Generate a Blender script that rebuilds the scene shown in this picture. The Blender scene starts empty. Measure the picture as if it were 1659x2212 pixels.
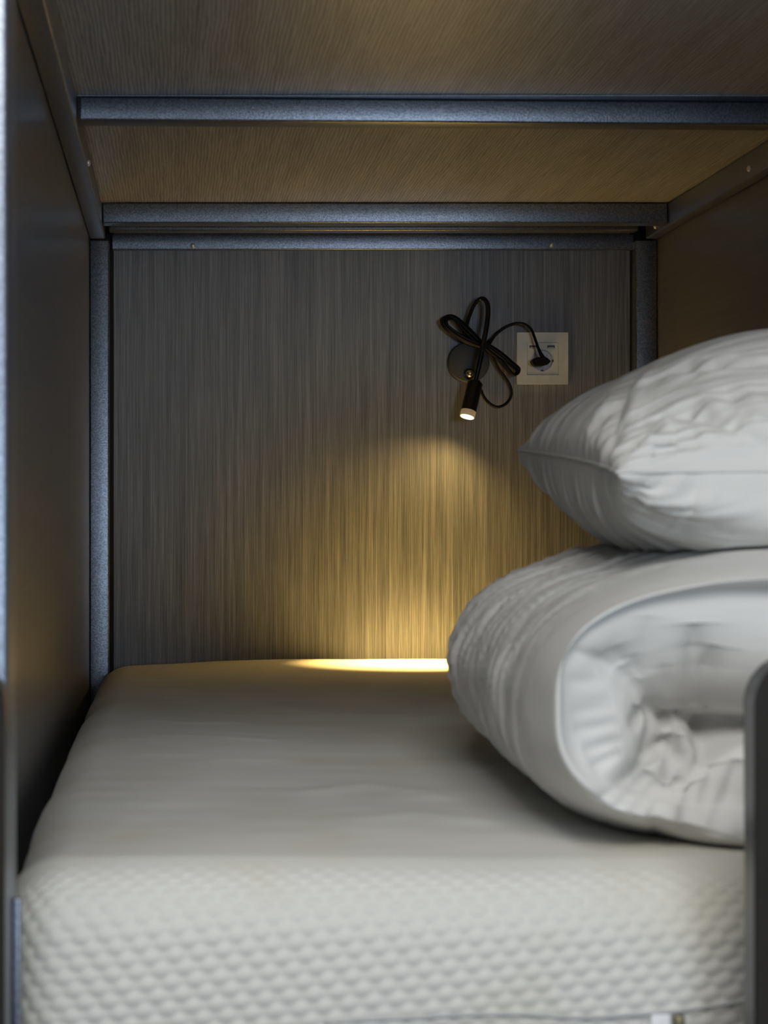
import bpy, bmesh, math, random
import numpy as np
from mathutils import Vector, Matrix
from mathutils.bvhtree import BVHTree

random.seed(4)
rng = np.random.default_rng(11)
SC = bpy.context.scene
COL = SC.collection

# ------------------------------------------------------------------ camera
F = 4475.0            # focal length in pixels of the 1659 x 2212 frame
PX, PY = 378.0, 1112.0   # principal point (rear wall faces the lens squarely, frame is shifted)
CZ = 0.777            # height of the lens above the floor
cam = bpy.data.cameras.new('camera')
cam.sensor_fit = 'AUTO'
cam.sensor_width = 36.0
cam.lens = F / 2212 * 36.0
cam.shift_x = (829.5 - PX) / 2212
cam.shift_y = (PY - 1106) / 2212
cam.clip_start = 0.02
cam.dof.use_dof = True
cam.dof.focus_distance = 3.15
cam.dof.aperture_fstop = 11.0
cam_o = bpy.data.objects.new('camera', cam)
COL.objects.link(cam_o)
cam_o.location = (0, 0, CZ)
cam_o.rotation_euler = (math.pi / 2, 0, 0)
SC.camera = cam_o

# ------------------------------------------------------------------ world, room lights, exposure
world = bpy.data.worlds.new('world')
SC.world = world
world.use_nodes = True
bg = world.node_tree.nodes['Background']
bg.inputs['Color'].default_value = (0.88, 0.94, 1.0, 1)
bg.inputs['Strength'].default_value = 0.17

def area(name, loc, target, sx, sy, power, color):
    l = bpy.data.lights.new(name, 'AREA')
    l.shape = 'RECTANGLE'
    l.size, l.size_y = sx, sy
    l.energy = power
    l.color = color
    o = bpy.data.objects.new(name, l)
    COL.objects.link(o)
    o.location = loc
    d = Vector(target) - Vector(loc)
    o.rotation_euler = d.to_track_quat('-Z', 'Y').to_euler()
    return o

area('room_ceiling_light', (-0.44, 0.76, CZ + 1.80), (-0.30, 1.0, 0), 0.42, 0.36, 7.5, (1.0, 0.975, 0.92))
area('room_bounce_fill', (0.05, -1.30, CZ + 1.95), (0.25, 1.6, CZ - 0.2), 1.6, 1.2, 66, (1.0, 0.985, 0.955))  # added fill light, stands in for bounce off the room ceiling
area('room_window_light', (0.85, -1.7, CZ + 0.16), (0.0, 2.6, CZ), 0.7, 0.7, 24, (0.70, 0.85, 1.0))

SC.view_settings.view_transform = 'Standard'
SC.view_settings.look = 'None'
SC.view_settings.exposure = -0.03
SC.view_settings.gamma = 1.0
SC.view_settings.use_curve_mapping = False
SC.cycles.use_denoising = True
SC.cycles.sample_clamp_indirect = 6.0
SC.cycles.max_bounces = 10
SC.cycles.diffuse_bounces = 6

# ------------------------------------------------------------------ helpers
def at(px, py, Y):
    """point at depth Y seen at a photograph pixel"""
    return Vector(((px - PX) * Y / F, Y, CZ + (PY - py) * Y / F))

def link(name, me, mat=None, parent=None, smooth=False):
    o = bpy.data.objects.new(name, me)
    COL.objects.link(o)
    if mat is not None:
        me.materials.append(mat)
    if parent is not None:
        o.parent = parent
        o.matrix_parent_inverse = parent.matrix_basis.inverted()
    if smooth:
        me.polygons.foreach_set('use_smooth', [True] * len(me.polygons))
    return o

def tag(o, label, cat, group=None):
    o['label'] = label
    o['category'] = cat
    if group:
        o['group'] = group
    return o

def structure(o, label, cat):
    o['kind'] = 'structure'
    o['label'] = label
    o['category'] = cat
    return o

def empty(name, loc):
    o = bpy.data.objects.new(name, None)
    COL.objects.link(o)
    o.location = loc
    o.empty_display_size = 0.05
    return o

def bm_obj(name, bm, mat, parent=None, smooth=False):
    bmesh.ops.recalc_face_normals(bm, faces=bm.faces)
    me = bpy.data.meshes.new(name)
    bm.to_mesh(me)
    bm.free()
    return link(name, me, mat, parent, smooth)

def add_box(bm, x0, x1, y0, y1, z0, z1, bevel=0.0, seg=2, rot=None):
    r = bmesh.ops.create_cube(bm, size=1.0)
    vs = r['verts']
    c = Vector(((x0 + x1) / 2, (y0 + y1) / 2, (z0 + z1) / 2))
    for v in vs:
        p = Vector((v.co.x * (x1 - x0), v.co.y * (y1 - y0), v.co.z * (z1 - z0)))
        if rot is not None:
            p = rot @ p
        v.co = p + c
    if bevel:
        es = list({e for v in vs for e in v.link_edges})
        bmesh.ops.bevel(bm, geom=es, offset=bevel, segments=seg, affect='EDGES', profile=0.5)

def smooth_by_angle(o, deg=35):
    me = o.data
    me.polygons.foreach_set('use_smooth', [True] * len(me.polygons))
    bm = bmesh.new()
    bm.from_mesh(me)
    for e in bm.edges:
        if len(e.link_faces) == 2 and e.calc_face_angle(0) > math.radians(deg):
            e.smooth = False
    bm.to_mesh(me)
    bm.free()

def box(name, x0, x1, y0, y1, z0, z1, mat, parent=None, bevel=0.0, rot=None):
    bm = bmesh.new()
    add_box(bm, x0, x1, y0, y1, z0, z1, bevel, 3, rot=rot)
    o = bm_obj(name, bm, mat, parent)
    if bevel:
        smooth_by_angle(o, 40)
    return o

def catmull(pts, n=10):
    pts = [Vector(p) for p in pts]
    P = [pts[0] * 2 - pts[1]] + pts + [pts[-1] * 2 - pts[-2]]
    out = []
    for i in range(1, len(P) - 2):
        a, b, c, d = P[i - 1], P[i], P[i + 1], P[i + 2]
        for k in range(n):
            t = k / n
            out.append(0.5 * ((2 * b) + (c - a) * t + (2 * a - 5 * b + 4 * c - d) * t * t + (3 * b - a - 3 * c + d) * t ** 3))
    out.append(pts[-1])
    return out

def tube_bm(bm, path, radius, seg=12, cap=True):
    n = len(path)
    rad = radius if callable(radius) else (lambda t: radius)
    tang = [(path[min(i + 1, n - 1)] - path[max(i - 1, 0)]).normalized() for i in range(n)]
    ref = Vector((0, 0, 1)) if abs(tang[0].z) < 0.9 else Vector((1, 0, 0))
    nrm = tang[0].cross(ref).normalized()
    rings = []
    for i in range(n):
        nrm = (nrm - tang[i] * nrm.dot(tang[i])).normalized()
        b = tang[i].cross(nrm)
        r = rad(i / (n - 1))
        rings.append([bm.verts.new(path[i] + (nrm * math.cos(a) + b * math.sin(a)) * r)
                      for a in [2 * math.pi * k / seg for k in range(seg)]])
    for i in range(n - 1):
        for k in range(seg):
            bm.faces.new((rings[i][k], rings[i][(k + 1) % seg], rings[i + 1][(k + 1) % seg], rings[i + 1][k]))
    if cap:
        bm.faces.new(rings[0])
        bm.faces.new(rings[-1])

def lathe_bm(bm, profile, origin, axis, seg=48):
    """profile = [(r, h)], revolved about axis from origin"""
    axis = Vector(axis).normalized()
    ref = Vector((0, 0, 1)) if abs(axis.z) < 0.9 else Vector((1, 0, 0))
    a = axis.cross(ref).normalized()
    b = axis.cross(a)
    rings = []
    for r, h in profile:
        if r < 1e-6:
            rings.append([bm.verts.new(Vector(origin) + axis * h)])
        else:
            rings.append([bm.verts.new(Vector(origin) + axis * h + (a * math.cos(t) + b * math.sin(t)) * r)
                          for t in [2 * math.pi * k / seg for k in range(seg)]])
    for r0, r1 in zip(rings, rings[1:]):
        for k in range(seg):
            k1 = (k + 1) % seg
            if len(r0) == 1 and len(r1) == 1:
                continue
            if len(r0) == 1:
                bm.faces.new((r0[0], r1[k1], r1[k]))
            elif len(r1) == 1:
                bm.faces.new((r0[k], r0[k1], r1[0]))
            else:
                bm.faces.new((r0[k], r0[k1], r1[k1], r1[k]))

# ------------------------------------------------------------------ materials
def new_mat(name):
    m = bpy.data.materials.new(name)
    m.use_nodes = True
    nt = m.node_tree
    return m, nt, nt.nodes['Principled BSDF']

def N(nt, kind, **kw):
    n = nt.nodes.new(kind)
    for k, v in kw.items():
        if k in n.inputs:
            n.inputs[k].default_value = v
        else:
            setattr(n, k, v)
    return n

def ramp(nt, stops):
    n = nt.nodes.new('ShaderNodeValToRGB')
    e = n.color_ramp.elements
    while len(e) < len(stops):
        e.new(0.5)
    for el, (p, c) in zip(e, stops):
        el.position = p
        el.color = (*c, 1)
    return n

def coords(nt, scale):
    tc = N(nt, 'ShaderNodeTexCoord')
    mp = N(nt, 'ShaderNodeMapping')
    mp.inputs['Scale'].default_value = scale
    nt.links.new(tc.outputs['Object'], mp.inputs['Vector'])
    return mp.outputs['Vector']

def wood(name, dark, mid, light, grain_scale, broad_scale, wave=None, rough=0.42, bump=0.12):
    m, nt, b = new_mat(name)
    L = nt.links.new
    fine = N(nt, 'ShaderNodeTexNoise', Scale=1.0, Detail=7.0, Roughness=0.75)
    L(coords(nt, grain_scale), fine.inputs['Vector'])
    broad = N(nt, 'ShaderNodeTexNoise', Scale=1.0, Detail=3.0, Roughness=0.55)
    L(coords(nt, broad_scale), broad.inputs['Vector'])
    mix = N(nt, 'ShaderNodeMath', operation='MULTIPLY_ADD')
    L(fine.outputs['Fac'], mix.inputs[0])
    mix.inputs[1].default_value = 0.74
    m2 = N(nt, 'ShaderNodeMath', operation='MULTIPLY')
    L(broad.outputs['Fac'], m2.inputs[0])
    m2.inputs[1].default_value = 0.26
    L(m2.outputs[0], mix.inputs[2])
    h = mix.outputs[0]
    if wave:
        wv = N(nt, 'ShaderNodeTexWave', Scale=1.0, Distortion=wave[1], Detail=3.0)
        wv.inputs['Detail Scale'].default_value = wave[2]
        wv.bands_direction = 'X'
        L(coords(nt, wave[0]), wv.inputs['Vector'])
        m3 = N(nt, 'ShaderNodeMath', operation='MULTIPLY_ADD')
        L(wv.outputs['Fac'], m3.inputs[0])
        m3.inputs[1].default_value = wave[3]
        L(h, m3.inputs[2])
        m4 = N(nt, 'ShaderNodeMath', operation='SUBTRACT')
        L(m3.outputs[0], m4.inputs[0])
        m4.inputs[1].default_value = wave[3] * 0.5
        h = m4.outputs[0]
    r = ramp(nt, [(0.36, dark), (0.5, mid), (0.64, light)])
    L(h, r.inputs['Fac'])
    L(r.outputs['Color'], b.inputs['Base Color'])
    b.inputs['Roughness'].default_value = rough
    bp = N(nt, 'ShaderNodeBump', Strength=bump, Distance=0.001)
    L(h, bp.inputs['Height'])
    L(bp.outputs['Normal'], b.inputs['Normal'])
    return m

M_WALL = wood('dark_oak_laminate', (0.062, 0.067, 0.079), (0.160, 0.168, 0.194), (0.305, 0.315, 0.350),
              (760, 60, 8.0), (130, 20, 2.2))
M_SIDE = wood('dark_laminate_side', (0.090, 0.088, 0.092), (0.120, 0.117, 0.121), (0.160, 0.155, 0.158),
              (60, 5.0, 420), (20, 1.6, 45), rough=0.30, bump=0.05)
M_CEIL = wood('brown_laminate_underside', (0.20, 0.194, 0.186), (0.40, 0.390, 0.376), (0.60, 0.586, 0.566),
              (620, 9, 60), (40, 2.5, 20), wave=((75, 6.0, 1), 6.0, 1.4, 0.20), rough=0.34, bump=0.10)
M_CEIL.node_tree.nodes['Principled BSDF'].inputs['Specular IOR Level'].default_value = 1.0

def metal(name, color, rough=0.34, speck=0.3):
    m, nt, b = new_mat(name)
    L = nt.links.new
    n = N(nt, 'ShaderNodeTexNoise', Scale=520.0, Detail=2.0, Roughness=0.6)
    tc = N(nt, 'ShaderNodeTexCoord')
    L(tc.outputs['Object'], n.inputs['Vector'])
    r = ramp(nt, [(0.35, tuple(c * 0.65 for c in color)), (0.65, tuple(min(1, c * 1.35) for c in color))])
    L(n.outputs['Fac'], r.inputs['Fac'])
    L(r.outputs['Color'], b.inputs['Base Color'])
    b.inputs['Metallic'].default_value = 0.8
    b.inputs['Roughness'].default_value = rough
    bp = N(nt, 'ShaderNodeBump', Strength=speck, Distance=0.0006)
    L(n.outputs['Fac'], bp.inputs['Height'])
    L(bp.outputs['Normal'], b.inputs['Normal'])
    return m

M_METAL = metal('charcoal_powder_coat', (0.215, 0.235, 0.28))

def plain(name, color, rough=0.5, metallic=0.0, nscale=60.0, var=0.06, bump=0.0):
    m, nt, b = new_mat(name)
    L = nt.links.new
    n = N(nt, 'ShaderNodeTexNoise', Scale=nscale, Detail=3.0)
    tc = N(nt, 'ShaderNodeTexCoord')
    L(tc.outputs['Object'], n.inputs['Vector'])
    r = ramp(nt, [(0.3, tuple(c * (1 - var) for c in color)), (0.7, tuple(min(1, c * (1 + var)) for c in color))])
    L(n.outputs['Fac'], r.inputs['Fac'])
    L(r.outputs['Color'], b.inputs['Base Color'])
    b.inputs['Roughness'].default_value = rough
    b.inputs['Metallic'].default_value = metallic
    if bump:
        bp = N(nt, 'ShaderNodeBump', Strength=bump, Distance=0.0005)
        L(n.outputs['Fac'], bp.inputs['Height'])
        L(bp.outputs['Normal'], b.inputs['Normal'])
    return m

M_GAP = plain('gap_shade_black', (0.008, 0.008, 0.010), 0.8)  # near-black colour for the shade inside the panel gaps, no gasket there
M_STEEL = plain('bright_screw_steel', (0.85, 0.85, 0.84), 0.35, 0.5)
M_BLACK = plain('black_lamp_lacquer', (0.008, 0.008, 0.010), 0.18)
M_BASE = plain('matte_lamp_base', (0.048, 0.054, 0.066), 0.55)
M_CORD = plain('black_cable_rubber', (0.006, 0.006, 0.007), 0.45)
M_PLUG = plain('black_plug_plastic', (0.006, 0.006, 0.006), 0.75)
for m_ in (M_CORD, M_PLUG):
    m_.node_tree.nodes['Principled BSDF'].inputs['Specular IOR Level'].default_value = 0.22
M_KNOB = plain('brushed_nickel', (0.48, 0.43, 0.33), 0.30, 1.0)
M_IVORY = plain('ivory_plastic', (0.86, 0.83, 0.75), 0.38)
M_WELL = plain('pale_grey_socket_plastic', (0.70, 0.72, 0.77), 0.4)
M_SLOT = plain('dark_usb_slot', (0.06, 0.065, 0.065), 0.5)
M_BOARD = plain('dark_guard_board', (0.018, 0.0155, 0.013), 0.6)
M_BOARD.node_tree.nodes['Principled BSDF'].inputs['Specular IOR Level'].default_value = 0.2
M_EDGE = plain('grey_edge_band', (0.06, 0.06, 0.062), 0.30)
M_FLOOR = plain('grey_vinyl_floor', (0.22, 0.21, 0.20), 0.5)
M_ZIP = plain('grey_zip_tape', (0.42, 0.42, 0.42), 0.7)
M_BRASS = plain('old_brass_zip_pull', (0.20, 0.17, 0.10), 0.4, 0.8)
M_TAG = plain('white_zip_tag', (0.8, 0.8, 0.82), 0.6)

def fabric(name, color, weave=900.0, strength=0.15, stain=None):
    m, nt, b = new_mat(name)
    L = nt.links.new
    tc = N(nt, 'ShaderNodeTexCoord')
    n = N(nt, 'ShaderNodeTexNoise', Scale=weave, Detail=2.0, Roughness=0.6)
    L(tc.outputs['Object'], n.inputs['Vector'])
    big = N(nt, 'ShaderNodeTexNoise', Scale=7.0, Detail=3.0)
    L(tc.outputs['Object'], big.inputs['Vector'])
    c2 = stain if stain else tuple(c * 0.97 for c in color)
    r = ramp(nt, [(0.50 if stain else 0.35, color), (0.72 if stain else 0.65, c2)])
    L(big.outputs['Fac'], r.inputs['Fac'])
    L(r.outputs['Color'], b.inputs['Base Color'])
    b.inputs['Roughness'].default_value = 0.85
    b.inputs['Sheen Weight'].default_value = 0.08
    bp = N(nt, 'ShaderNodeBump', Strength=strength, Distance=0.0006)
    L(n.outputs['Fac'], bp.inputs['Height'])
    L(bp.outputs['Normal'], b.inputs['Normal'])
    return m

M_MATT = fabric('ivory_mattress_knit', (0.62, 0.612, 0.575), 700, 0.2, stain=(0.565, 0.535, 0.455))
M_COTTON = fabric('white_cotton', (0.68, 0.675, 0.655), 1200, 0.05)

def emitter(name, color, strength):
    m, nt, b = new_mat(name)
    b.inputs['Base Color'].default_value = (0.8, 0.8, 0.8, 1)
    b.inputs['Emission Color'].default_value = (*color, 1)
    b.inputs['Emission Strength'].default_value = strength
    return m

M_LENS = emitter('lit_lamp_lens', (1.0, 0.86, 0.60), 9.0)
M_RIM = emitter('lit_amber_lamp_rim', (1.0, 0.55, 0.16), 0.12)

# ------------------------------------------------------------------ setting
ZT = CZ + 0.470      # underside of the upper bunk board
ZR = CZ + 0.435      # underside of the long steel rails
XL, XR = -0.135, 0.762
YB = 3.305
YF = 1.257
ZM = CZ - 0.227      # mattress top

structure(box('floor', -2.5, 3.0, -2.6, 4.2, -0.02, 0.0, M_FLOOR), 'grey floor below the bunk', 'floor')
structure(box('wall_back', -0.0975, 0.7255, YB, YB + 0.018, 0.02, ZT - 0.001, M_WALL),
          'dark grey-brown wood laminate panel with vertical grain behind the bunk', 'wall')
structure(box('wall_left', XL - 0.018, XL, YF + 0.074, YB + 0.03, 0.0, ZT + 0.02, M_SIDE),
          'dark brown laminate side panel along the left of the bunk', 'wall')
structure(box('wall_right', XR, XR + 0.018, YF, YB + 0.03, 0.0, ZT + 0.02, M_SIDE),
          'dark laminate side panel along the right of the bunk', 'wall')
structure(box('ceiling', XL, XR, YF, YB + 0.03, ZT, ZT + 0.018, M_CEIL),
          'brown wood-grain board closing the bunk overhead', 'ceiling')
structure(box('gap_shade_1', XL, -0.0975, YB, YB + 0.018, 0.02, ZT - 0.001, M_GAP), 'black strip standing in for the shaded gap beside the rear panel, left side', 'gap_shade')  # shade of the open gap between post and panel, as a black strip
structure(box('gap_shade_2', 0.7255, XR, YB, YB + 0.018, 0.02, ZT - 0.001, M_GAP), 'black strip standing in for the shaded gap beside the rear panel, right side', 'gap_shade')

# ------------------------------------------------------------------ bunk frame
frame = empty('bunk_bed_frame', ((XL + XR) / 2, 2.3, 0))
tag(frame, 'charcoal powder-coated steel bunk frame with posts, rails and crossbars around the bed', 'bed frame')
bv = 0.0025
G = 0.0006
# long rails under the board
rl = box('side_rail', XL + G, -0.110, YF + 0.004, YB - 0.037, ZR, ZT - G, M_METAL, frame, bv)
rl['label'] = 'left long steel rail'
rr = box('side_rail', 0.742, XR - G, YF + 0.004, YB - 0.037, ZR, ZT - G, M_METAL, frame, bv)
rr['label'] = 'right long steel rail'
# crossbars
rot = Matrix.Rotation(math.radians(2.1), 3, 'Z')
bm = bmesh.new()
add_box(bm, -0.108, 0.740, 2.336, 2.374, ZT - 0.0275, ZT - 0.0016, 0.0022, 3, rot=rot)
cb = bm_obj('crossbar', bm, M_METAL, frame)
smooth_by_angle(cb, 40)
fl = box('flange', -0.109, 0.741, 2.317, 2.395, ZT - 0.0016, ZT - G, M_METAL, cb)
cb2 = box('crossbar', -0.109, 0.741, 3.116, 3.152, ZT - 0.031, ZT - G, M_METAL, frame, 0.0022)
# rear rails
box('rear_rail', -0.1035, 0.7255, 3.240, 3.268, ZT - 0.026, ZT - G, M_METAL, frame, 0.003)
rp = box('rear_rail', -0.1005, 0.7295, 3.291, YB - G, CZ + 0.421, CZ + 0.4455, M_METAL, frame, 0.002)
# posts
pb = box('post', XL + G, -0.104, YB - 0.035, YB - G, 0.0, ZR - 0.0012, M_METAL, frame, 0.0022)
box('post', 0.7275, XR - G, YB - 0.035, YB - G, 0.0, ZR - 0.0012, M_METAL, frame, 0.0022)
box('post', XL - 0.018, -0.1015, YF, YF + 0.072, 0.0, ZR - 0.0012, M_METAL, frame, 0.003)
box('post', 0.729, XR - G, YF + 0.015, YF + 0.088, 0.0, ZR - 0.0012, M_METAL, frame, 0.003)
# front beam of the upper bunk
box('front_beam', XL + 0.03, XR - 0.025, YF + 0.002, YF + 0.04, ZR, ZT - G, M_METAL, frame, bv)
# bed base under the mattress
base_top = 0.400
box('bed_base', XL + 0.034, 0.726, YF + 0.075, YB - 0.04, base_top - 0.02, base_top, M_BOARD, frame, 0.001)
box('base_rail', XL + 0.034, 0.728, YF + 0.074, YF + 0.104, base_top - 0.06, base_top - 0.0205, M_METAL, frame, bv)
# bracket on the front post beside the mattress corner
box('corner_bracket', -0.1012, -0.0955, 1.285, 1.292, CZ - 0.40, CZ - 0.238, M_METAL, frame, 0.0015)

def guard_board(x0, x1, round_left, label):
    """upright board with a rounded upper corner towards the entry"""
    y0, y1, z0, z1, r = 1.2305, 1.2555, 0.34, CZ - 0.084, 0.030
    pts = []
    def arc(cx, cz, a0, a1):
        for k in range(13):
            a = math.radians(a0 + (a1 - a0) * k / 12)
            pts.append((cx + r * math.cos(a), cz + r * math.sin(a)))
    pts.append((x0, z0))
    if round_left:
        arc(x0 + r, z1 - r, 180, 90)
        pts.append((x1, z1))
    else:
        pts.append((x0, z1))
        arc(x1 - r, z1 - r, 90, 0)
    pts.append((x1, z0))
    bm = bmesh.new()
    f = [bm.verts.new((x, y0, z)) for x, z in pts]
    b = [bm.verts.new((x, y1, z)) for x, z in pts]
    bm.faces.new(f)
    bm.faces.new(b)
    for i in range(len(pts)):
        j = (i + 1) % len(pts)
        q = bm.faces.new((f[i], f[j], b[j], b[i]))
        q.material_index = 1
    bmesh.ops.bevel(bm, geom=[e for e in bm.edges if abs(e.verts[0].co.y - e.verts[1].co.y) < 1e-6],
                    offset=0.002, segments=2, affect='EDGES')
    o = bm_obj('guard_board', bm, M_BOARD, frame)
    o.data.materials.append(M_EDGE)
    smooth_by_angle(o, 30)
    o['label'] = label
    return o
guard_board(0.3445, XR - 0.002, True, 'dark guard board with a rounded corner at the right of the entry')
guard_board(XL - 0.30, -0.1012, False, 'dark guard board at the left of the entry')

def screw(p, nrm, parent, r=0.0042):
    bm = bmesh.new()
    prof = [(r, 0.0), (r, r * 0.25), (r * 0.8, r * 0.6), (r * 0.4, r * 0.8), (0, r * 0.85)]
    lathe_bm(bm, prof, p, nrm, 20)
    o = bm_obj('screw', bm, M_STEEL, parent, True)
    return o
for px, py in ((417, 531), (1191, 529)):
    screw(at(px, py, 3.291), (0, -1, 0), rp)
def on_x(px, py, X):
    Y = X * F / (px - PX)
    return at(px, py, Y)
screw(on_x(190, 352, -0.110), (1, 0, 0), rl)
screw(on_x(1619, 364, 0.742), (-1, 0, 0), rr)
screw(on_x(1416, 489, 0.742), (-1, 0, 0), rr)

# ------------------------------------------------------------------ cloth helpers
def vnoise(p, seed=0):
    """smooth 3-d value noise, p is (n,3), result in 0..1"""
    i = np.floor(p).astype(np.int64)
    f = p - i
    f = f * f * (3 - 2 * f)
    def h(a, b, c):
        n = (a * 73856093) ^ (b * 19349663) ^ (c * 83492791) ^ (seed * 2654435761)
        n = (n ^ (n >> 13)) * 1274126177
        n = n ^ (n >> 16)
        return (n & 0xFFFF) / 65535.0
    x, y, z = i[:, 0], i[:, 1], i[:, 2]
    r = 0
    for dx in (0, 1):
        for dy in (0, 1):
            for dz in (0, 1):
                w = (f[:, 0] if dx else 1 - f[:, 0]) * (f[:, 1] if dy else 1 - f[:, 1]) * (f[:, 2] if dz else 1 - f[:, 2])
                r = r + w * h(x + dx, y + dy, z + dz)
    return r

def ridge(a, b, seed):
    """pucker-like noise: sharp valleys, round crests, across coordinate a, slow in b"""
    p = np.stack([a, b, np.zeros_like(a) + seed * 3.7], 1)
    n = vnoise(p, seed)
    p2 = np.stack([a * 2.1 + 5, b * 1.3, np.zeros_like(a) + seed], 1)
    n2 = vnoise(p2, seed + 9)
    return (np.abs(2 * n - 1) ** 0.8 - 0.5) + 0.45 * (np.abs(2 * n2 - 1) - 0.5)

def mesh_from(name, V, faces, mat, parent=None):
    me = bpy.data.meshes.new(name)
    me.from_pydata(V.tolist(), [], faces)
    me.update()
    return link(name, me, mat, parent, True)

def normals(V, faces_np):
    a, b, c, d = (V[faces_np[:, k]] for k in range(4))
    fn = np.cross(c - a, d - b)
    n = np.zeros_like(V)
    for k in range(4):
        np.add.at(n, faces_np[:, k], fn)
    return n / np.maximum(np.linalg.norm(n, axis=1, keepdims=True), 1e-12)

def seg_dist(V, poly):
    """distance of every vertex to a 3-d polyline, and the place along it (0..1)"""
    poly = np.array([tuple(p) for p in poly])
    best = np.full(len(V), 1e9)
    where = np.zeros(len(V))
    L = np.linalg.norm(np.diff(poly, axis=0), axis=1)
    tot = L.sum()
    acc = 0
    for i in range(len(poly) - 1):
        a, d = poly[i], poly[i + 1] - poly[i]
        t = np.clip(((V - a) @ d) / max(d @ d, 1e-12), 0, 1)
        dist = np.linalg.norm(V - a - t[:, None] * d, axis=1)
        m = dist < best
        best[m] = dist[m]
        where[m] = (acc + t[m] * L[i]) / tot
        acc += L[i]
    return best, where

def trace(V, faces, pts, n=8):
    """carry a line seen in the photograph onto the surface"""
    bvh = BVHTree.FromPolygons([tuple(v) for v in V], faces)
    o = Vector((0, 0, CZ))
    out = []
    P = catmull([Vector((x, y, 0)) for x, y in pts], n)
    for p in P:
        d = (at(p.x, p.y, 1.0) - o).normalized()
        h = bvh.ray_cast(o, d)
        if h[0] is not None:
            out.append(h[0])
    return out

# ------------------------------------------------------------------ mattress
MX0, MX1, MY0, MY1, MZ0, MZ1, MR = -0.117, 0.757, 1.335, 3.298, base_top + 0.0005, ZM, 0.046

def bubbles(u, w):
    """staggered rows of oval bubbles, 15 mm wide and 9.6 mm high"""
    pw, ph = 0.0155, 0.0084
    w = w - 0.10 * u
    best = np.full(u.shape, 9.0)
    row0 = np.floor(w / ph)
    for dr in (-1, 0, 1):
        r = row0 + dr
        cx = np.where(np.mod(r, 2) == 0, 0.0, pw / 2) + r * 0.0011
        du = np.mod(u - cx + pw / 2, pw) - pw / 2
        dw = w - (r + 0.5) * ph
        best = np.minimum(best, (du / (pw * 0.56)) ** 2 + (dw / (ph * 0.72)) ** 2)
    return np.sqrt(np.clip(1 - best, 0, 1))

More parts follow.
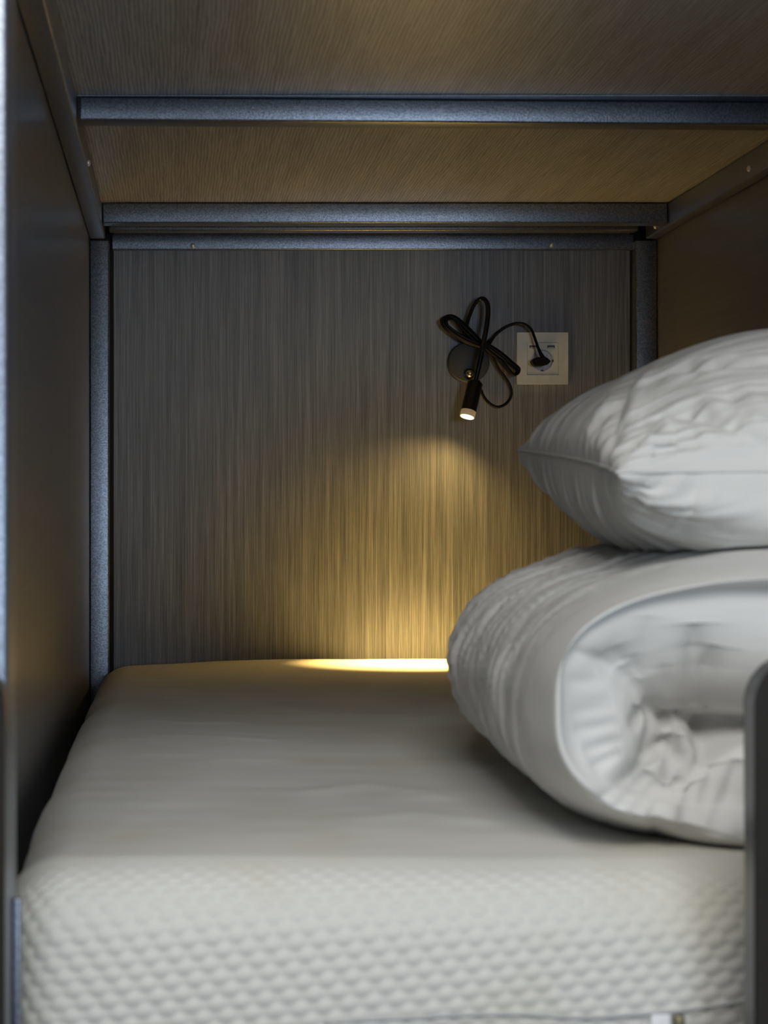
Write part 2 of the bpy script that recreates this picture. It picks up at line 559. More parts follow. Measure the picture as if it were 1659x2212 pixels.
def build_mattress():
    def lin(a, b, step, ra=True, rb=True):
        return np.linspace(a, b, max(2, int(round((b - a) / step)) + 1))
    verts, faces = [], []
    def grid(fn, A, B, flip):
        ia = len(A)
        base = sum(len(v) for v in verts)
        aa, bb = np.meshgrid(A, B, indexing='ij')
        verts.append(fn(aa.ravel(), bb.ravel()))
        nb = len(B)
        for i in range(ia - 1):
            for j in range(nb - 1):
                q = (base + i * nb + j, base + (i + 1) * nb + j, base + (i + 1) * nb + j + 1, base + i * nb + j + 1)
                faces.append(q[::-1] if flip else q)
    X = Xt = lin(MX0, MX1, 0.0025)
    Yt = Ys = np.concatenate([lin(MY0, MY0 + 0.2, 0.0025)[:-1], lin(MY0 + 0.2, MY1, 0.0055)])
    Zf = lin(MZ0, MZ1, 0.0019)
    c = lambda v, k: np.full_like(v, k)
    grid(lambda a, b: np.stack([a, c(a, MY0), b], 1), X, Zf, False)     # front
    grid(lambda a, b: np.stack([a, c(a, MY1), b], 1), X, Zf[::1], True)
    grid(lambda a, b: np.stack([a, b, c(a, MZ1)], 1), Xt, Yt, False)    # top
    grid(lambda a, b: np.stack([a, b, c(a, MZ0)], 1), np.array([X[0], X[-1]]), np.array([Ys[0], Ys[-1]]), True)
    grid(lambda a, b: np.stack([c(a, MX0), a, b], 1), Ys, Zf, True)
    grid(lambda a, b: np.stack([c(a, MX1), a, b], 1), Ys, Zf, False)
    V = np.concatenate(verts)
    raw = V.copy()
    lo = np.array([MX0 + MR, MY0 + MR, MZ0 + 0.02])
    hi = np.array([MX1 - MR, MY1 - MR, MZ1 - MR])
    core = np.clip(V, lo, hi)
    d = V - core
    # rounded box: the outer skin is pulled onto a constant radius about the core
    rad = np.where(V[:, 2] < lo[2], 0.02, MR)
    big = np.abs(d).max(1)
    ln = np.maximum(np.linalg.norm(d, axis=1), 1e-9)
    n = d / ln[:, None]
    scale = np.array([MR, MR, MR])
    dn = d / np.where(V < core, np.array([MR, MR, 0.02]), scale)
    m = np.abs(dn).max(1)
    l2 = np.maximum(np.linalg.norm(dn, axis=1), 1e-9)
    V = core + d * (m / l2)[:, None]
    # unroll the skin: x across, w = height on the front, depth + height on the top
    w = np.where(raw[:, 1] <= MY0 + 1e-6, raw[:, 2], MZ1 + (raw[:, 1] - MY0)) - MZ1
    u = raw[:, 0].copy()
    side = (raw[:, 0] <= MX0 + 1e-6) | (raw[:, 0] >= MX1 - 1e-6)
    u = np.where(side, raw[:, 1], u)
    w = np.where(side, raw[:, 2] - MZ1, w)
    bub = bubbles(u, w)
    front = np.clip((-V[:, 1] + MY0 + MR * 0.72) / (MR * 0.6), 0, 1)
    amp = 0.00025 + 0.0044 * front * front * (3 - 2 * front)
    amp = np.where(V[:, 2] < MZ0 + 0.008, 0, amp)
    top = np.clip((V[:, 2] - (MZ1 - MR)) / MR, 0, 1)
    # soft unevenness of the foam and a few shallow creases in the cover
    und = (vnoise(np.stack([V[:, 0] * 5, V[:, 1] * 3.2, V[:, 2] * 0 + 1], 1), 3) - 0.6) * 0.006
    und += (vnoise(np.stack([V[:, 0] * 14, V[:, 1] * 30, V[:, 2] * 0 + 4], 1), 5) - 0.55) * 0.0012
    und = np.minimum(und, 0.0008) * top
    # the cover sags towards the far left corner
    sag = -0.013 * np.clip((0.18 - V[:, 0]) / 0.28, 0, 1) ** 1.5 * np.clip((V[:, 1] - 2.4) / 0.9, 0, 1) * top
    # bulge of the front face
    t = np.clip((V[:, 2] - MZ0) / (MZ1 - MZ0), 0, 1)
    bulge = -0.010 * np.sin(np.pi * t) * np.clip((MY0 + MR - V[:, 1]) / MR, 0, 1)
    bulge *= np.clip((V[:, 0] - MX0) / 0.08, 0, 1)
    wav = (vnoise(np.stack([V[:, 1] * 7, V[:, 2] * 3, V[:, 0] * 0 + 8], 1), 6) - 0.5) * 0.012 * np.clip((MX0 + 2 * MR - raw[:, 0]) / MR, 0, 1)
    V[:, 0] += np.clip(wav, 0, 1) * np.clip((V[:, 1] - MY0 - .05) / .05, 0, 1) * np.clip((V[:, 2] - MZ0) / 0.05, 0, 1)
    V += n * (bub * amp)[:, None]
    V[:, 1] += bulge
    V[:, 2] += und + sag
    V[:, 2] = np.maximum(V[:, 2], MZ0)
    # traced low folds of the cover
    for pts, wd, hgt in (([(690, 1712), (780, 1697), (860, 1705), (930, 1722)], 0.020, 0.0028),
                         ([(800, 1772), (900, 1762), (1010, 1775)], 0.020, 0.0018),
                         ([(330, 1556), (420, 1562), (500, 1560)], 0.014, 0.0016),
                         ([(350, 1590), (450, 1590), (560, 1597)], 0.014, 0.0014)):
        P = [Vector(((x - PX) * Y / F, Y, MZ1)) for x, y in pts for Y in [0.227 * F / (y - PY)]]
        dist, _ = seg_dist(V, catmull(P, 6))
        V[:, 2] += hgt * np.exp(-(dist / wd) ** 2) * top
    return V, faces

V, faces = build_mattress()
mat_o = mesh_from('mattress', V, faces, M_MATT)
bmm = bmesh.new()
bmm.from_mesh(mat_o.data)
bmesh.ops.remove_doubles(bmm, verts=bmm.verts, dist=0.0003)
bmm.to_mesh(mat_o.data)
bmm.free()
tag(mat_o, 'bare ivory mattress with quilted bubble-knit sides lying in the bunk', 'mattress')

def front_pt(px, py):
    bvh = front_pt.bvh
    o = Vector((0, 0, CZ))
    d = (at(px, py, 1.0) - o).normalized()
    h = bvh.ray_cast(o, d)
    return h[0] if h[0] is not None else at(px, py, 1.27)
front_pt.bvh = BVHTree.FromPolygons([v.co for v in mat_o.data.vertices], [tuple(p.vertices) for p in mat_o.data.polygons])
bm = bmesh.new()
zp = [front_pt(x, y) + Vector((0, -0.0004, 0)) for x, y in ((700, 2209), (800, 2203), (900, 2198), (1020, 2192), (1130, 2191), (1250, 2198), (1350, 2193), (1440, 2186), (1520, 2176), (1600, 2164), (1680, 2155))]
tube_bm(bm, catmull(zp, 8), 0.0013, 8)
zo = bm_obj('zip', bm, M_ZIP, mat_o, True)
p = front_pt(1464, 2203)
box('zip_pull', p.x - 0.0035, p.x + 0.0035, p.y - 0.006, p.y - 0.001, p.z - 0.009, p.z + 0.004, M_BRASS, zo, 0.0015)
p = front_pt(1425, 2202)
box('care_tag', p.x - 0.006, p.x + 0.006, p.y - 0.003, p.y - 0.0015, p.z - 0.012, p.z + 0.004, M_TAG, mat_o, 0.0005)

# ------------------------------------------------------------------ rolled duvet
def build_duvet():
    NA = 440
    th = np.linspace(0, 2 * np.pi, NA, endpoint=False)
    y0, y1 = 1.385, 2.16
    xl, xr = 0.247, 0.700
    cx, hw = (xl + xr) / 2, (xr - xl) / 2
    zc, hh = CZ - 0.136, 0.113
    n_ = 2.35
    def outline(k):
        c, s = np.cos(th), np.sin(th)
        x = np.sign(c) * np.abs(c) ** (2 / n_) * hw * k
        z = np.sign(s) * np.abs(s) ** (2 / n_) * hh * k
        return cx + x, zc + z
    rings = []
    # front end: hollow inside the outer layer, then the rounded lip of that layer
    zi, hwi, hhi, ni = CZ - 0.1245, 0.2135, 0.0755, 3.4
    c_, s_ = np.cos(th), np.sin(th)
    xin = np.sign(c_) * np.abs(c_) ** (2 / ni) * hwi
    zin = np.sign(s_) * np.abs(s_) ** (2 / ni) * hhi
    ox, oz = outline(1.0)
    NQ = 150
    for q in np.linspace(0.006, 1, NQ):
        deep = 0.130 * np.clip((1 - q) / 0.20, 0, 1)
        rings.append(np.stack([cx + xin * q, np.full(NA, y0 + 0.006 + deep), zi + zin * q], 1))
    for a in np.linspace(1, 0, 34)[1:]:
        y = y0 + (0.006 * (1 - np.cos((a - 0.70) / 0.30 * np.pi / 2)) if a > 0.70 else 0.105 * (1 - np.sin(a / 0.70 * np.pi / 2)))
        rings.append(np.stack([(cx + xin) * a + ox * (1 - a), np.full(NA, y), (zi + zin) * a + oz * (1 - a)], 1))
    ys = y0 + 0.105
    ye = 1.83
    for y in np.linspace(ys, ye, 110)[1:]:
        x, z = outline(1.0)
        rings.append(np.stack([x, np.full(NA, y), z], 1))
    for a in np.linspace(0, np.pi / 2, 80)[1:-1]:
        k = np.cos(a) ** 0.85
        x, z = outline(k)
        rings.append(np.stack([x, np.full(NA, ye + (y1 - ye) * np.sin(a)), z], 1))
    V = np.concatenate(rings)
    nr = len(rings)
    F_ = []
    for i in range(nr - 1):
        for k in range(NA):
            k1 = (k + 1) % NA
            F_.append((i * NA + k, i * NA + k1, (i + 1) * NA + k1, (i + 1) * NA + k))
    V = np.vstack([V, V[:NA].mean(0), V[-NA:].mean(0)])
    caps = []
    for k in range(NA):
        k1 = (k + 1) % NA
        caps.append((len(V) - 2, k1, k))
        caps.append((len(V) - 1, (nr - 1) * NA + k, (nr - 1) * NA + k1))
    fnp = np.array(F_)
    nrm = normals(V, fnp)
    cen = np.array([cx, 0, zc])
    if ((V - np.array([cx, 1.75, zc])) * nrm).sum(1).mean() < 0:
        F_ = [f[::-1] for f in F_]
        caps = [f[::-1] for f in caps]
        fnp = np.array(F_)
        nrm = -nrm
    # --- puffed folds that fill the rolled end: fat rolls of cloth along lines, each with its own radius
    allf = F_ + caps
    capn = NQ * NA
    isc = np.zeros(len(V), bool)
    isc[:capn] = True
    isc[-2] = True
    Yr = 1.42
    def lobe(pts, crest, e=0.75):
        """pts = (px, py, radius in px); returns the depth of the roll's surface at every end vertex"""
        P = np.array([[at(x, y, Yr).x, at(x, y, Yr).z, r * Yr / F] for x, y, r in pts])
        Q = np.stack([V[isc, 0], V[isc, 2]], 1)
        best = np.full(len(Q), 9.0)
        for a_, b_ in zip(P[:-1], P[1:]):
            for t_ in np.linspace(0, 1, 14):
                m = a_ + (b_ - a_) * t_
                d = np.hypot(Q[:, 0] - m[0], Q[:, 1] - m[1])
                x = np.clip(d / m[2], 0, 1)
                h = crest + e * m[2] * (1 - np.sqrt(np.maximum(1 - x ** 2.2, 0))) + np.maximum(d - m[2], 0) * 4
                best = np.minimum(best, h)
        return best
    def smin(a, b, k):
        h = np.clip(0.5 + 0.5 * (b - a) / k, 0, 1)
        return b * (1 - h) + a * h - k * h * (1 - h)
    surf = V[isc, 1].copy()
    LOBES = [
        ([(1262, 1366, 50), (1310, 1340, 102), (1400, 1347, 154), (1470, 1368, 184), (1565, 1374, 176), (1640, 1386, 168), (1800, 1410, 158), (2150, 1420, 142)], 1.392, 0.9),
        ([(1240, 1446, 52), (1268, 1500, 90), (1300, 1560, 108), (1296, 1615, 94)], 1.396, 0.8),
        ([(1392, 1548, 34), (1410, 1580, 44), (1385, 1610, 40)], 1.426, 0.9),
        ([(1478, 1592, 24), (1486, 1630, 32), (1480, 1668, 30)], 1.414, 1.0),
        ([(1300, 1722, 34), (1350, 1706, 42), (1405, 1690, 46), (1440, 1664, 34)], 1.410, 0.9),
        ([(1380, 1745, 44), (1450, 1745, 46)], 1.406, 0.7),
        ([(1500, 1745, 52), (1560, 1725, 85), (1620, 1700, 100), (1800, 1690, 110), (2150, 1660, 120)], 1.396, 0.9),
        ([(1430, 1560, 36), (1560, 1640, 46), (1800, 1600, 60)], 1.478, 0.5),
    ]
    for pts_, cr, e_ in LOBES:
        surf = smin(surf, lobe(pts_, cr, e_), 0.0055)
    # the folds press against the inside of the outer layer, leaving only a soft groove
    edge_q = np.concatenate([np.repeat(np.linspace(0.006, 1, NQ), NA), [0.0]])
    we = np.clip((edge_q - 0.86) / 0.14, 0, 1) ** 2
    surf = surf * (1 - we) + np.minimum(surf, y0 + 0.0075) * we
    V[isc, 1] = surf
    base = V.copy()
    zone = np.clip((1.50 - base[:, 1]) / 0.05, 0, 1)
    field = np.ones(len(V))
    def crease(pts, width, strength, taper='both'):
        line = trace(base, allf, pts)
        if len(line) < 2:
            return
        d, w = seg_dist(base, line)
        d = np.sqrt(d * d + 0.0022 ** 2) - 0.0012
        if taper == 'both':
            t = np.sin(np.pi * np.clip(w, 0.01, 0.99)) ** 0.5
        elif taper == 'end':
            t = np.clip((1 - w) / 0.35, 0, 1) ** 0.7
        else:
            t = np.clip(w / 0.25, 0, 1) ** 0.7
        field[:] = field * (1 - strength * t * np.exp(-(d / width) ** 0.85))
    crease([(1503, 1350), (1508, 1430), (1519, 1530)], 0.010, 0.30, 'start')
    crease([(1541, 1400), (1531, 1480), (1530, 1540)], 0.008, 0.30, 'start')
    crease([(1405, 1330), (1400, 1390), (1402, 1460)], 0.010, 0.10)
    crease([(1395, 1525), (1398, 1545), (1370, 1575)], 0.006, 0.35)
    crease([(1454, 1590), (1458, 1640), (1451, 1697)], 0.006, 0.30)
    crease([(1452, 1700), (1432, 1746), (1424, 1820)], 0.008, 0.45)
    crease([(1500, 1690), (1499, 1750), (1492, 1815)], 0.007, 0.40)
    crease([(1600, 1640), (1580, 1730), (1545, 1815)], 0.010, 0.40)
    crease([(1548, 1650), (1540, 1710), (1518, 1790)], 0.007, 0.30)
    crease([(1640, 1650), (1630, 1740), (1610, 1820)], 0.008, 0.25)
    for a, b_, dp in (((1232, 1540), (1330, 1520), 0.14), ((1240, 1580), (1340, 1562), 0.14), ((1262, 1622), (1345, 1600), 0.18), ((1280, 1658), (1345, 1628), 0.18),
                      ((1290, 1735), (1375, 1680), 0.25), ((1335, 1752), (1410, 1675), 0.32), ((1375, 1760), (1432, 1690), 0.28), ((1225, 1470), (1300, 1470), 0.10),
                      ((1330, 1400), (1350, 1440), 0.15), ((1370, 1420), (1385, 1470), 0.12), ((1440, 1440), (1450, 1520), 0.12)):
        mid = ((a[0] + b_[0]) / 2, (a[1] + b_[1]) / 2 + 4)
        crease([a, mid, b_], 0.006, dp)
    V[:, 1] += zone * 0.042 * (1 - field)
    # --- wrinkles running round the roll
    nrm = normals(V, fnp)
    ang = np.arctan2((V[:, 2] - zc) / hh, (V[:, 0] - cx) / hw)
    body = np.clip((V[:, 1] - 1.43) / 0.12, 0, 1)
    backt = np.clip((V[:, 1] - 1.45) / 0.5, 0, 1)
    wob = vnoise(np.stack([V[:, 1] * 6, np.cos(ang) * 2 + 5, np.sin(ang) * 2 + 5], 1), 2) * 1.6
    ca, sa = np.cos(ang), np.sin(ang)
    yy = V[:, 1] + 0.05 * sa + 0.02 * ca
    r1 = ridge(yy * 62 + wob, sa * 1.4 + ca * 1.1 + 4, 21)
    r2 = ridge(yy * 130 + wob * 2, sa * 2.2 + ca * 2.2 + 9, 22)
    V += nrm * ((r1 * 0.0090 + r2 * 0.0050) * body * (0.5 + 0.5 * backt))[:, None]
    soft = vnoise(np.stack([V[:, 0] * 9, V[:, 1] * 7, V[:, 2] * 9], 1), 8) - 0.5
    V += nrm * (soft * 0.010)[:, None]
    fine = vnoise(np.stack([V[:, 0] * 32, V[:, 1] * 20, V[:, 2] * 32], 1), 18) - 0.5
    V += nrm * (fine * 0.0016)[:, None]
    V[:, 2] = np.maximum(V[:, 2], ZM + 0.0018)
    return V, allf

DV, DF = build_duvet()
duvet = mesh_from('rolled_duvet', DV, DF, M_COTTON)
tag(duvet, 'white puffy duvet rolled up on the mattress beneath the pillow', 'duvet')

# ------------------------------------------------------------------ pillow
def build_pillow():
    NU, NV = 190, 230
    u = np.sin(np.linspace(-np.pi / 2, np.pi / 2, NU)) * 0.5 + 0.5
    v = np.sin(np.linspace(-np.pi / 2, np.pi / 2, NV)) * 0.5 + 0.5
    u = 0.55 * u + 0.45 * np.linspace(0, 1, NU)
    v = 0.55 * v + 0.45 * np.linspace(0, 1, NV)
    UU, VV = np.meshgrid(u, v, indexing='ij')
    U, Vv = UU.ravel(), VV.ravel()
    FL = np.array(at(1332, 1020, 1.490))
    BL = np.array(at(1118, 972, 2.030))
    FR = np.array([0.735, 1.485, FL[2] + 0.004])
    BR = np.array([0.745, 2.03, BL[2] + 0.004])
    P = ((1 - U) * (1 - Vv))[:, None] * FL + ((1 - U) * Vv)[:, None] * BL + (U * (1 - Vv))[:, None] * FR + (U * Vv)[:, None] * BR
    # seams draw in between the corners
    P[:, 0] += 0.016 * 4 * Vv * (1 - Vv) * (1 - 2 * U)
    P[:, 1] += 0.012 * 4 * U * (1 - U) * (1 - 2 * Vv)
    LU, LV = 0.42, 0.55
    def f(t, p, q):
        return np.clip(1 - np.abs(2 * t - 1) ** p, 0, 1) ** q
    def shape(qu, qv, mixb):
        fu, fv = f(U, 2.1, qu), f(Vv, 2.2, qv)
        k_ = 2.6
        blunt = 1 / (np.maximum(fu, 1e-4) ** -k_ + np.maximum(fv, 1e-4) ** -k_) ** (1 / k_) * 2 ** (1 / k_)
        blunt = np.minimum(blunt, 1) * np.clip(fu * 50, 0, 1) * np.clip(fv * 50, 0, 1)
        wb = np.clip((Vv - 0.25) / 0.5, 0, 1)
        return (1 - wb) * fu * fv + wb * ((1 - mixb) * fu * fv + mixb * blunt)
    dl, dr, df, db = U * LU, (1 - U) * LU, Vv * LV, (1 - Vv) * LV
    gridf = (np.arange(NU - 1)[:, None] * NV + np.arange(NV - 1)[None, :]).ravel()
    gridf = np.stack([gridf, gridf + NV, gridf + NV + 1, gridf + 1], 1)
    out = []
    for sgn, T, sd in ((1, 0.107, 31), (-1, 0.112, 51)):
        prof = shape(0.60, 0.50, 0.30) if sgn > 0 else shape(0.46, 0.42, 0.36)
        Q = P.copy()
        soft = (vnoise(np.stack([Q[:, 0] * 8, Q[:, 1] * 7, U * 0 + sd], 1), sd) - 0.5) * 0.012 * prof
        Q[:, 2] += sgn * (T * prof + soft)
        # rounding of the sides: bulge pushes past the seam line
        Q[:, 0] -= 0.012 * np.exp(-dl / 0.05) * (1 - np.exp(-dl / 0.012)) * np.sin(np.pi * Vv)
        Q[:, 1] -= 0.022 * np.exp(-df / 0.05) * (1 - np.exp(-df / 0.012)) * np.sin(np.pi * U) ** 0.5
        nq = normals(Q, gridf) * sgn
        puck = np.zeros_like(U)
        for d, t, s in ((dl, Vv * LV, 0), (dr, Vv * LV, 1), (df, U * LU, 2), (db, U * LU, 3)):
            warp = t + 0.22 * d * (vnoise(np.stack([t * 9, d * 4, t * 0 + s], 1), sd) - 0.5) * 2 + (0.25 * d if s == 0 else 0)
            a = ridge(warp * 75, d * 6.0, sd + s) * np.exp(-d / (0.080 if s == 0 else 0.045)) * (1 - np.exp(-d / 0.008))
            a2 = ridge(warp * 34, d * 4.0, sd + s + 5) * np.exp(-d / (0.085 if s == 0 else 0.06)) * (1 - np.exp(-d / 0.02))
            puck += (a * 0.0056 + a2 * 0.0066) * (1.7 if s == 0 else 0.42)
        Q += nq * puck[:, None]
        out.append(Q)
    n = NU * NV
    idx = np.arange(n).reshape(NU, NV)
    border = np.zeros((NU, NV), bool)
    border[0] = border[-1] = True
    border[:, 0] = border[:, -1] = True
    low = np.full((NU, NV), -1)
    low[border] = idx[border]
    inner = ~border
    low[inner] = n + np.arange(inner.sum())
    V = np.vstack([out[0], out[1][inner.ravel()]])
    V[idx[border]] = P[idx[border]]
    F_ = []
    for i in range(NU - 1):
        for j in range(NV - 1):
            F_.append((idx[i, j], idx[i + 1, j], idx[i + 1, j + 1], idx[i, j + 1]))
            F_.append((low[i, j], low[i, j + 1], low[i + 1, j + 1], low[i + 1, j]))
    fnp = np.array(F_)
    nrm = normals(V, fnp)
    base = V.copy()
    FF = [tuple(int(k) for k in f_) for f_ in F_]
    def carve(pts, width, depth, lift=0.0, taper=True):
        line = trace(base, FF, pts)
        if len(line) < 2:
            return
        d, w = seg_dist(base, line)
        d = np.sqrt(d * d + 0.003 ** 2) - 0.002
        prof_ = np.sin(np.pi * np.clip(w, 0.02, 0.98)) ** 0.6 if taper else 1.0
        V[:] = V - nrm * ((np.exp(-d / width) * depth - np.exp(-((d - 2 * width) / width) ** 2) * lift) * prof_)[:, None]
    # long soft folds on the upper front, traced
    carve([(1392, 912), (1430, 897), (1500, 890), (1570, 905), (1640, 945), (1700, 990)], 0.008, 0.010, 0.003)
    carve([(1408, 822), (1470, 798), (1560, 790), (1700, 782)], 0.007, 0.006, 0.003)
    carve([(1322, 870), (1300, 905), (1292, 950)], 0.006, 0.005, 0.002)
    carve([(1385, 800), (1345, 850), (1325, 920), (1322, 985)], 0.008, 0.006, 0.003)
    carve([(1420, 905), (1370, 950), (1345, 1000)], 0.007, 0.006, 0.003)
    carve([(1560, 830), (1590, 870), (1640, 900)], 0.007, 0.005, 0.002)
    for x0, x1, yt in ((1420, 1412, 940), (1455, 1448, 920), (1495, 1500, 905), (1545, 1560, 915), (1580, 1600, 935), (1625, 1650, 950)):
        carve([(x0, yt), ((x0 + x1) / 2 + 3, (yt + 1005) / 2), (x1, 1006)], 0.010, 0.006, 0.001)
    carve([(1520, 1035), (1495, 1065), (1470, 1095)], 0.006, 0.004, 0.002)
    carve([(1352, 1060), (1400, 1110), (1480, 1140)], 0.014, 0.006, 0.001)
    # rests on the duvet
    bvh = BVHTree.FromPolygons([tuple(v) for v in DV], DF)
    for i in range(len(V)):
        if V[i, 2] < CZ + 0.04:
            h = bvh.ray_cast(Vector((V[i, 0], V[i, 1], CZ + 0.6)), Vector((0, 0, -1)))
            if h[0] is not None and V[i, 2] < h[0].z + 0.003:
                V[i, 2] = h[0].z + 0.003
    seam = [V[idx[0, j]] for j in range(0, NV, 2)], [V[idx[i, 0]] for i in range(0, NU, 2)], [V[idx[-1, j]] for j in range(0, NV, 2)], [V[idx[i, -1]] for i in range(0, NU, 2)]
    return V, FF, seam

PV, PF, SEAM = build_pillow()
pillow = mesh_from('pillow', PV, PF, M_COTTON)
tag(pillow, 'plump white pillow with puckered seams resting on top of the rolled duvet', 'pillow')
bm = bmesh.new()
for s in SEAM:
    tube_bm(bm, [Vector(p) for p in s], 0.0011, 8)
bm_obj('seam_piping', bm, M_COTTON, pillow, True)

# ------------------------------------------------------------------ wall socket
sock = empty('wall_socket', at(1172, 774, YB))
tag(sock, 'ivory square wall socket with two small slots and a black plug in it', 'socket')
def ring_plate(bm, x0, x1, z0, z1, hx, hz, hole, y0, y1, seg=64):
    """square plate with a round or square hole, front at y0"""
    cx, cz = hx, hz
    def outer(t):
        c, s = math.cos(t), math.sin(t)
        k = 1 / max(abs(c), abs(s))
        return (x0 + x1) / 2 + c * k * (x1 - x0) / 2, (z0 + z1) / 2 + s * k * (z1 - z0) / 2
    loops = []
    for fn in (outer, hole):
        for y in (y0, y1):
            loops.append([bm.verts.new((fn(2 * math.pi * k / seg)[0], y, fn(2 * math.pi * k / seg)[1])) for k in range(seg)])
    of, ob, hf, hb = loops
    for k in range(seg):
        j = (k + 1) % seg
        bm.faces.new((of[k], of[j], hf[j], hf[k]))
        bm.faces.new((ob[k], hb[k], hb[j], ob[j]))
        bm.faces.new((of[k], ob[k], ob[j], of[j]))
        bm.faces.new((hf[k], hf[j], hb[j], hb[k]))
def px_rect(xa, ya, xb, yb, Y):
    p, q = at(xa, ya, Y), at(xb, yb, Y)
    return p.x, q.x, q.z, p.z
YS = YB - 0.0095
fx0, fx1, fz0, fz1 = px_rect(1117, 718, 1227.5, 830, YS)
ix0, ix1, iz0, iz1 = px_rect(1138.5, 739.5, 1206.5, 810, YS)
def sq(t):
    c, s = math.cos(t), math.sin(t)
    k = 1 / max(abs(c), abs(s))
    return (ix0 + ix1) / 2 + c * k * (ix1 - ix0) / 2, (iz0 + iz1) / 2 + s * k * (iz1 - iz0) / 2
bm = bmesh.new()
ring_plate(bm, fx0, fx1, fz0, fz1, 0, 0, sq, YS, YB - 0.0004)
es = [e for e in bm.edges if e.calc_length() > 0 and len(e.link_faces) == 2 and e.calc_face_angle(0) > 1.2 and e.verts[0].co.y < YS + 1e-5 and e.verts[1].co.y < YS + 1e-5]
bmesh.ops.bevel(bm, geom=es, offset=0.0012, segments=3, affect='EDGES')
o = bm_obj('faceplate', bm, M_IVORY, sock)
smooth_by_angle(o, 40)
wc = at(1171.5, 778.5, YS)
WR = 0.0172
bm = bmesh.new()
ring_plate(bm, ix0 + 0.0005, ix1 - 0.0005, iz0 + 0.0005, iz1 - 0.0005, 0, 0,
           lambda t: (wc.x + WR * math.cos(t), wc.z + WR * math.sin(t)), YS + 0.0012, YB - 0.001)
o = bm_obj('insert', bm, M_IVORY, sock)
bm = bmesh.new()
prof = [(WR - 0.0002, 0.0), (WR - 0.0002, 0.0074), (0, 0.0074)]
prof = [(WR + 0.0004, -0.0004), (WR - 0.0006, -0.0004), (WR - 0.0010, 0.0068), (0, 0.0068)]
lathe_bm(bm, prof, (wc.x, YS + 0.0012, wc.z), (0, 1, 0), 64)
well = bm_obj('socket_well', bm, M_WELL, sock)
smooth_by_angle(well, 40)
for px in (1152, 1190.5):
    x0, x1, z0, z1 = px_rect(px - 8, 746, px + 8, 752, YS)
    s_ = box('usb_port', x0, x1, YS + 0.0006, YS + 0.0020, z0, z1, M_SLOT, sock, 0.0003)
    box('contact_tongue', x0 + 0.0012, x1 - 0.0012, YS + 0.0003, YS + 0.0008, z0 + 0.0004, z0 + 0.0018, M_WELL, s_, 0.0001)
for px, py, hw_, hh_ in ((1171.5, 800.5, 0.0022, 0.0012), (1194.5, 779.5, 0.0012, 0.0020)):
    c = at(px, py, YS)
    box('earth_clip', c.x - hw_, c.x + hw_, YS + 0.0002, YS + 0.0030, c.z - hh_, c.z + hh_, M_SLOT, sock, 0.0004)

# ------------------------------------------------------------------ reading lamp
lamp = empty('reading_lamp', at(1010, 784, YB))
tag(lamp, 'small black gooseneck reading lamp, lit, on round wall base with bundled cable', 'lamp')
bm = bmesh.new()
r = 0.0325
lathe_bm(bm, [(0, 0.0), (r, 0.0), (r, 0.0165), (r - 0.0008, 0.0178), (r - 0.002, 0.0185), (0, 0.0185)], at(1010, 784, YB - 0.0004), (0, -1, 0), 72)
o = bm_obj('wall_base', bm, M_BASE, lamp)
smooth_by_angle(o, 40)
# gooseneck
goose = [(1008, 748, 3.294), (1007, 730, 3.290), (1008, 705, 3.283), (1015, 680, 3.276), (1025, 658, 3.270), (1036, 646, 3.266), (1046, 646, 3.262),
         (1053, 658, 3.258), (1054, 680, 3.254), (1050, 712, 3.250), (1043, 748, 3.247), (1036, 784, 3.245), (1029, 815, 3.244), (1026, 830, 3.243)]
bm = bmesh.new()
tube_bm(bm, catmull([at(*p) for p in goose], 12), lambda t: 0.0029 + 0.0011 * min(1, max(0, (t - 0.35) / 0.2)), 14)
bm_obj('gooseneck', bm, M_BLACK, lamp, True)
# head
top, tip = at(1027, 826, 3.2435), at(1009, 901, 3.228)
ax = (tip - top).normalized()
ln = (tip - top).length
R = 0.0120
bm = bmesh.new()
lathe_bm(bm, [(0, -0.0005), (R - 0.0015, 0.0), (R, 0.0015), (R, ln - 0.010), (R - 0.0015, ln - 0.010), (R - 0.0015, ln - 0.02), (0, ln - 0.02)], top, ax, 48)
head = bm_obj('lamp_head', bm, M_BLACK, lamp)
smooth_by_angle(head, 40)
bm = bmesh.new()
lathe_bm(bm, [(R - 0.0002, ln - 0.0104), (R - 0.0002, ln - 0.001), (R - 0.001, ln), (R - 0.002, ln - 0.0008), (R - 0.002, ln - 0.0104)], top, ax, 48)
rim = bm_obj('lens_rim', bm, M_RIM, head)
smooth_by_angle(rim, 40)
bm = bmesh.new()
lathe_bm(bm, [(R - 0.0022, ln - 0.004), (R - 0.0024, ln - 0.0012), (R * 0.4, ln + 0.0002), (0, ln + 0.0004)], top, ax, 48)
bm_obj('lens', bm, M_LENS, head, True)
# switch knob on the base
k0 = at(1013, 808, YB - 0.0189)
bm = bmesh.new()
lathe_bm(bm, [(0, 0), (0.0090, 0.0), (0.0088, 0.0022), (0.0060, 0.0030), (0, 0.0030)], k0, (0, -1, 0), 32)
ring = bm_obj('switch', bm, M_BLACK, lamp)
smooth_by_angle(ring, 40)
bm = bmesh.new()
lathe_bm(bm, [(0.0035, 0.0028), (0.0045, 0.006), (0.0064, 0.0085), (0.0066, 0.0115), (0.0052, 0.0145), (0.0025, 0.0160), (0, 0.0163)], k0, (0, -1, 0), 32)
bm_obj('switch_knob', bm, M_KNOB, ring, True)
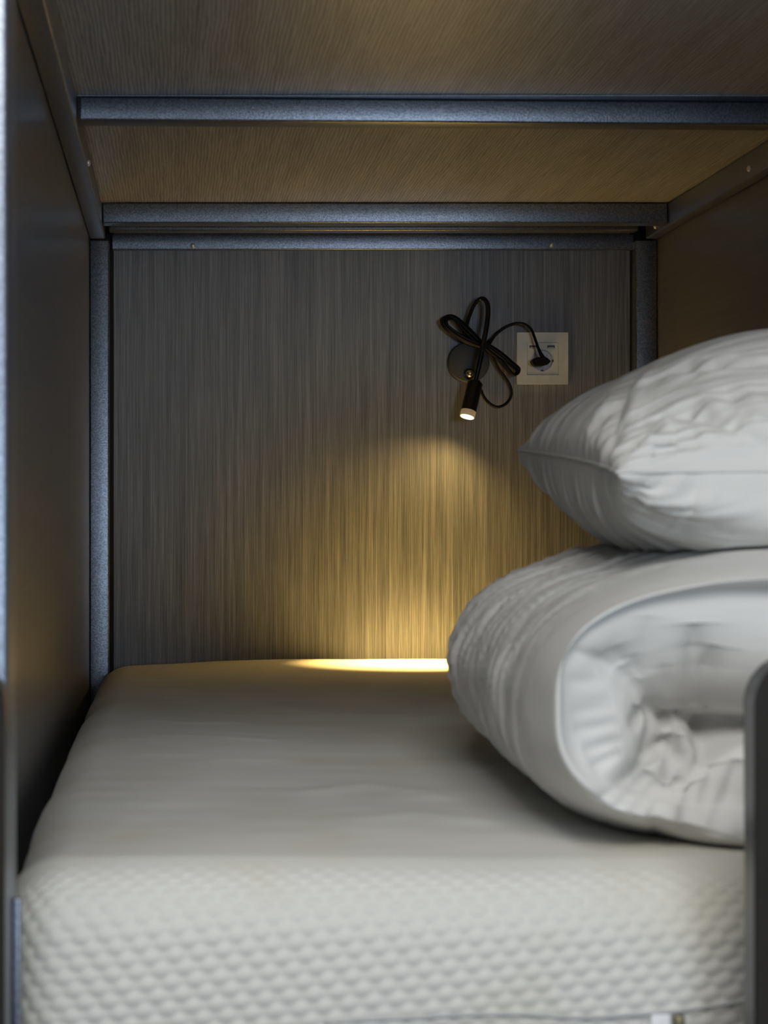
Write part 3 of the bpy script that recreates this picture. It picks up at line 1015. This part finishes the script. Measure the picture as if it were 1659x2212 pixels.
# cable: down loop, bundle, arc up to the plug
pts = [(1034, 822, 3.297), (1040, 845, 3.296), (1052, 866, 3.294), (1072, 879, 3.292), (1092, 873, 3.292), (1104, 856, 3.292), (1103, 836, 3.291),
       (1092, 816, 3.290), (1078, 798, 3.288), (1067, 776, 3.286), (1057, 757, 3.284)]
rnd = random.Random(3)
for k in range(6):
    a = k / 5.0
    yk = 3.2805 - 0.0018 * (k % 3) * 1.6
    ul = (954 + 9 * a + rnd.uniform(-2, 2), 692 + 2 * a + rnd.uniform(-2, 2))
    # out to the upper left and back
    pts += [(1040 - 3 * a, 738 + 6 * a, yk), (1008, 704 + 16 * a, yk), (978 + 4 * a, 682 + 9 * a, yk + 0.003), (ul[0] + 3, ul[1] - 4, yk),
            (ul[0] + 2, ul[1] + 8, yk - 0.002), (970 + 6 * a, 716 - 5 * a, yk - 0.003), (1005, 739 - 9 * a, yk - 0.002), (1042, 752 - 6 * a, yk - 0.001)]
    # out to the lower right and back
    lr = (1122 - 7 * a + rnd.uniform(-1.5, 1.5), 800 + 3 * a + rnd.uniform(-2, 2))
    pts += [(1060, 760 + 2 * a, yk), (1086, 788 - 6 * a, yk), (1105 - 2 * a, 808 - 5 * a, yk - 0.002), (lr[0] - 4, lr[1] + 7, yk),
            (lr[0], lr[1] - 4, yk + 0.002), (1106 - 4 * a, 782 + 5 * a, yk + 0.001), (1080, 760 + 9 * a, yk), (1054, 744 + 5 * a, yk)]
pts += [(1058, 742, 3.282), (1070, 724, 3.284), (1090, 708, 3.284), (1112, 699, 3.282), (1132, 700, 3.279), (1147, 711, 3.276), (1155, 730, 3.272), (1162, 750, 3.268), (1168, 763, 3.266)]
bm = bmesh.new()
tube_bm(bm, catmull([at(*p) for p in pts], 6), 0.0022, 10)
cord = bm_obj('cable', bm, M_CORD, lamp, True)
# tie round the middle of the bundle
bm = bmesh.new()
c0 = at(1049, 748, 3.280)
d1 = (at(1060, 756, 3.28) - at(1036, 738, 3.28)).normalized()
e1 = d1.cross(Vector((0, 1, 0))).normalized()
loop = []
for k in range(49):
    a = 2 * math.pi * k / 24
    loop.append(c0 + e1 * 0.0105 * math.cos(a) + Vector((0, 1, 0)) * 0.0075 * math.sin(a) + d1 * (0.004 * (k / 48 - 0.5)))
tube_bm(bm, loop, 0.0016, 8)
bm_obj('cable_tie', bm, M_CORD, cord, True)
# plug
outl = [(1149, 778), (1153, 774), (1166, 771), (1178, 770), (1184, 774), (1190.5, 780), (1184, 787), (1178, 789.5), (1156, 789.5), (1151, 785)]
bm = bmesh.new()
fr = [bm.verts.new(at(x, y, 3.262)) for x, y in outl]
ctr = at(1170, 780, 3.30)
bk = [bm.verts.new((v.co.x * 0.86 + ctr.x * 0.14, 3.300, v.co.z * 0.86 + ctr.z * 0.14)) for v in fr]
bm.faces.new(fr)
bm.faces.new(bk)
for i in range(len(fr)):
    j = (i + 1) % len(fr)
    bm.faces.new((fr[i], fr[j], bk[j], bk[i]))
bmesh.ops.recalc_face_normals(bm, faces=bm.faces)
bmesh.ops.bevel(bm, geom=list(bm.edges), offset=0.0006, segments=2, affect='EDGES')
plug = bm_obj('plug', bm, M_PLUG, cord)
smooth_by_angle(plug, 40)
bm = bmesh.new()
tube_bm(bm, catmull([at(1162, 750, 3.268), at(1168, 764, 3.266), at(1176, 777, 3.268)], 8), lambda t: 0.0022 + 0.0016 * t, 12)
bm_obj('strain_relief', bm, M_CORD, plug, True)

# the lamp's own light: a hot narrow core and a wide soft spill
for nm, power, size, blend in (('lamp_core_beam', 92.0, 52, 1.0), ('lamp_spill_beam', 2.3, 136, 1.0)):
    sl = bpy.data.lights.new(nm, 'SPOT')
    sl.energy = power
    sl.color = (1.0, 0.63, 0.18)
    sl.spot_size = math.radians(size)
    sl.spot_blend = blend
    sl.shadow_soft_size = 0.006
    so = bpy.data.objects.new(nm, sl)
    COL.objects.link(so)
    so.parent = head
    so.location = tip + ax * 0.003
    beam = Vector((-0.215, -0.16, -1)) if nm == 'lamp_core_beam' else Vector((-0.33, 0.05, -1))
    so.rotation_euler = beam.to_track_quat('-Z', 'Y').to_euler()
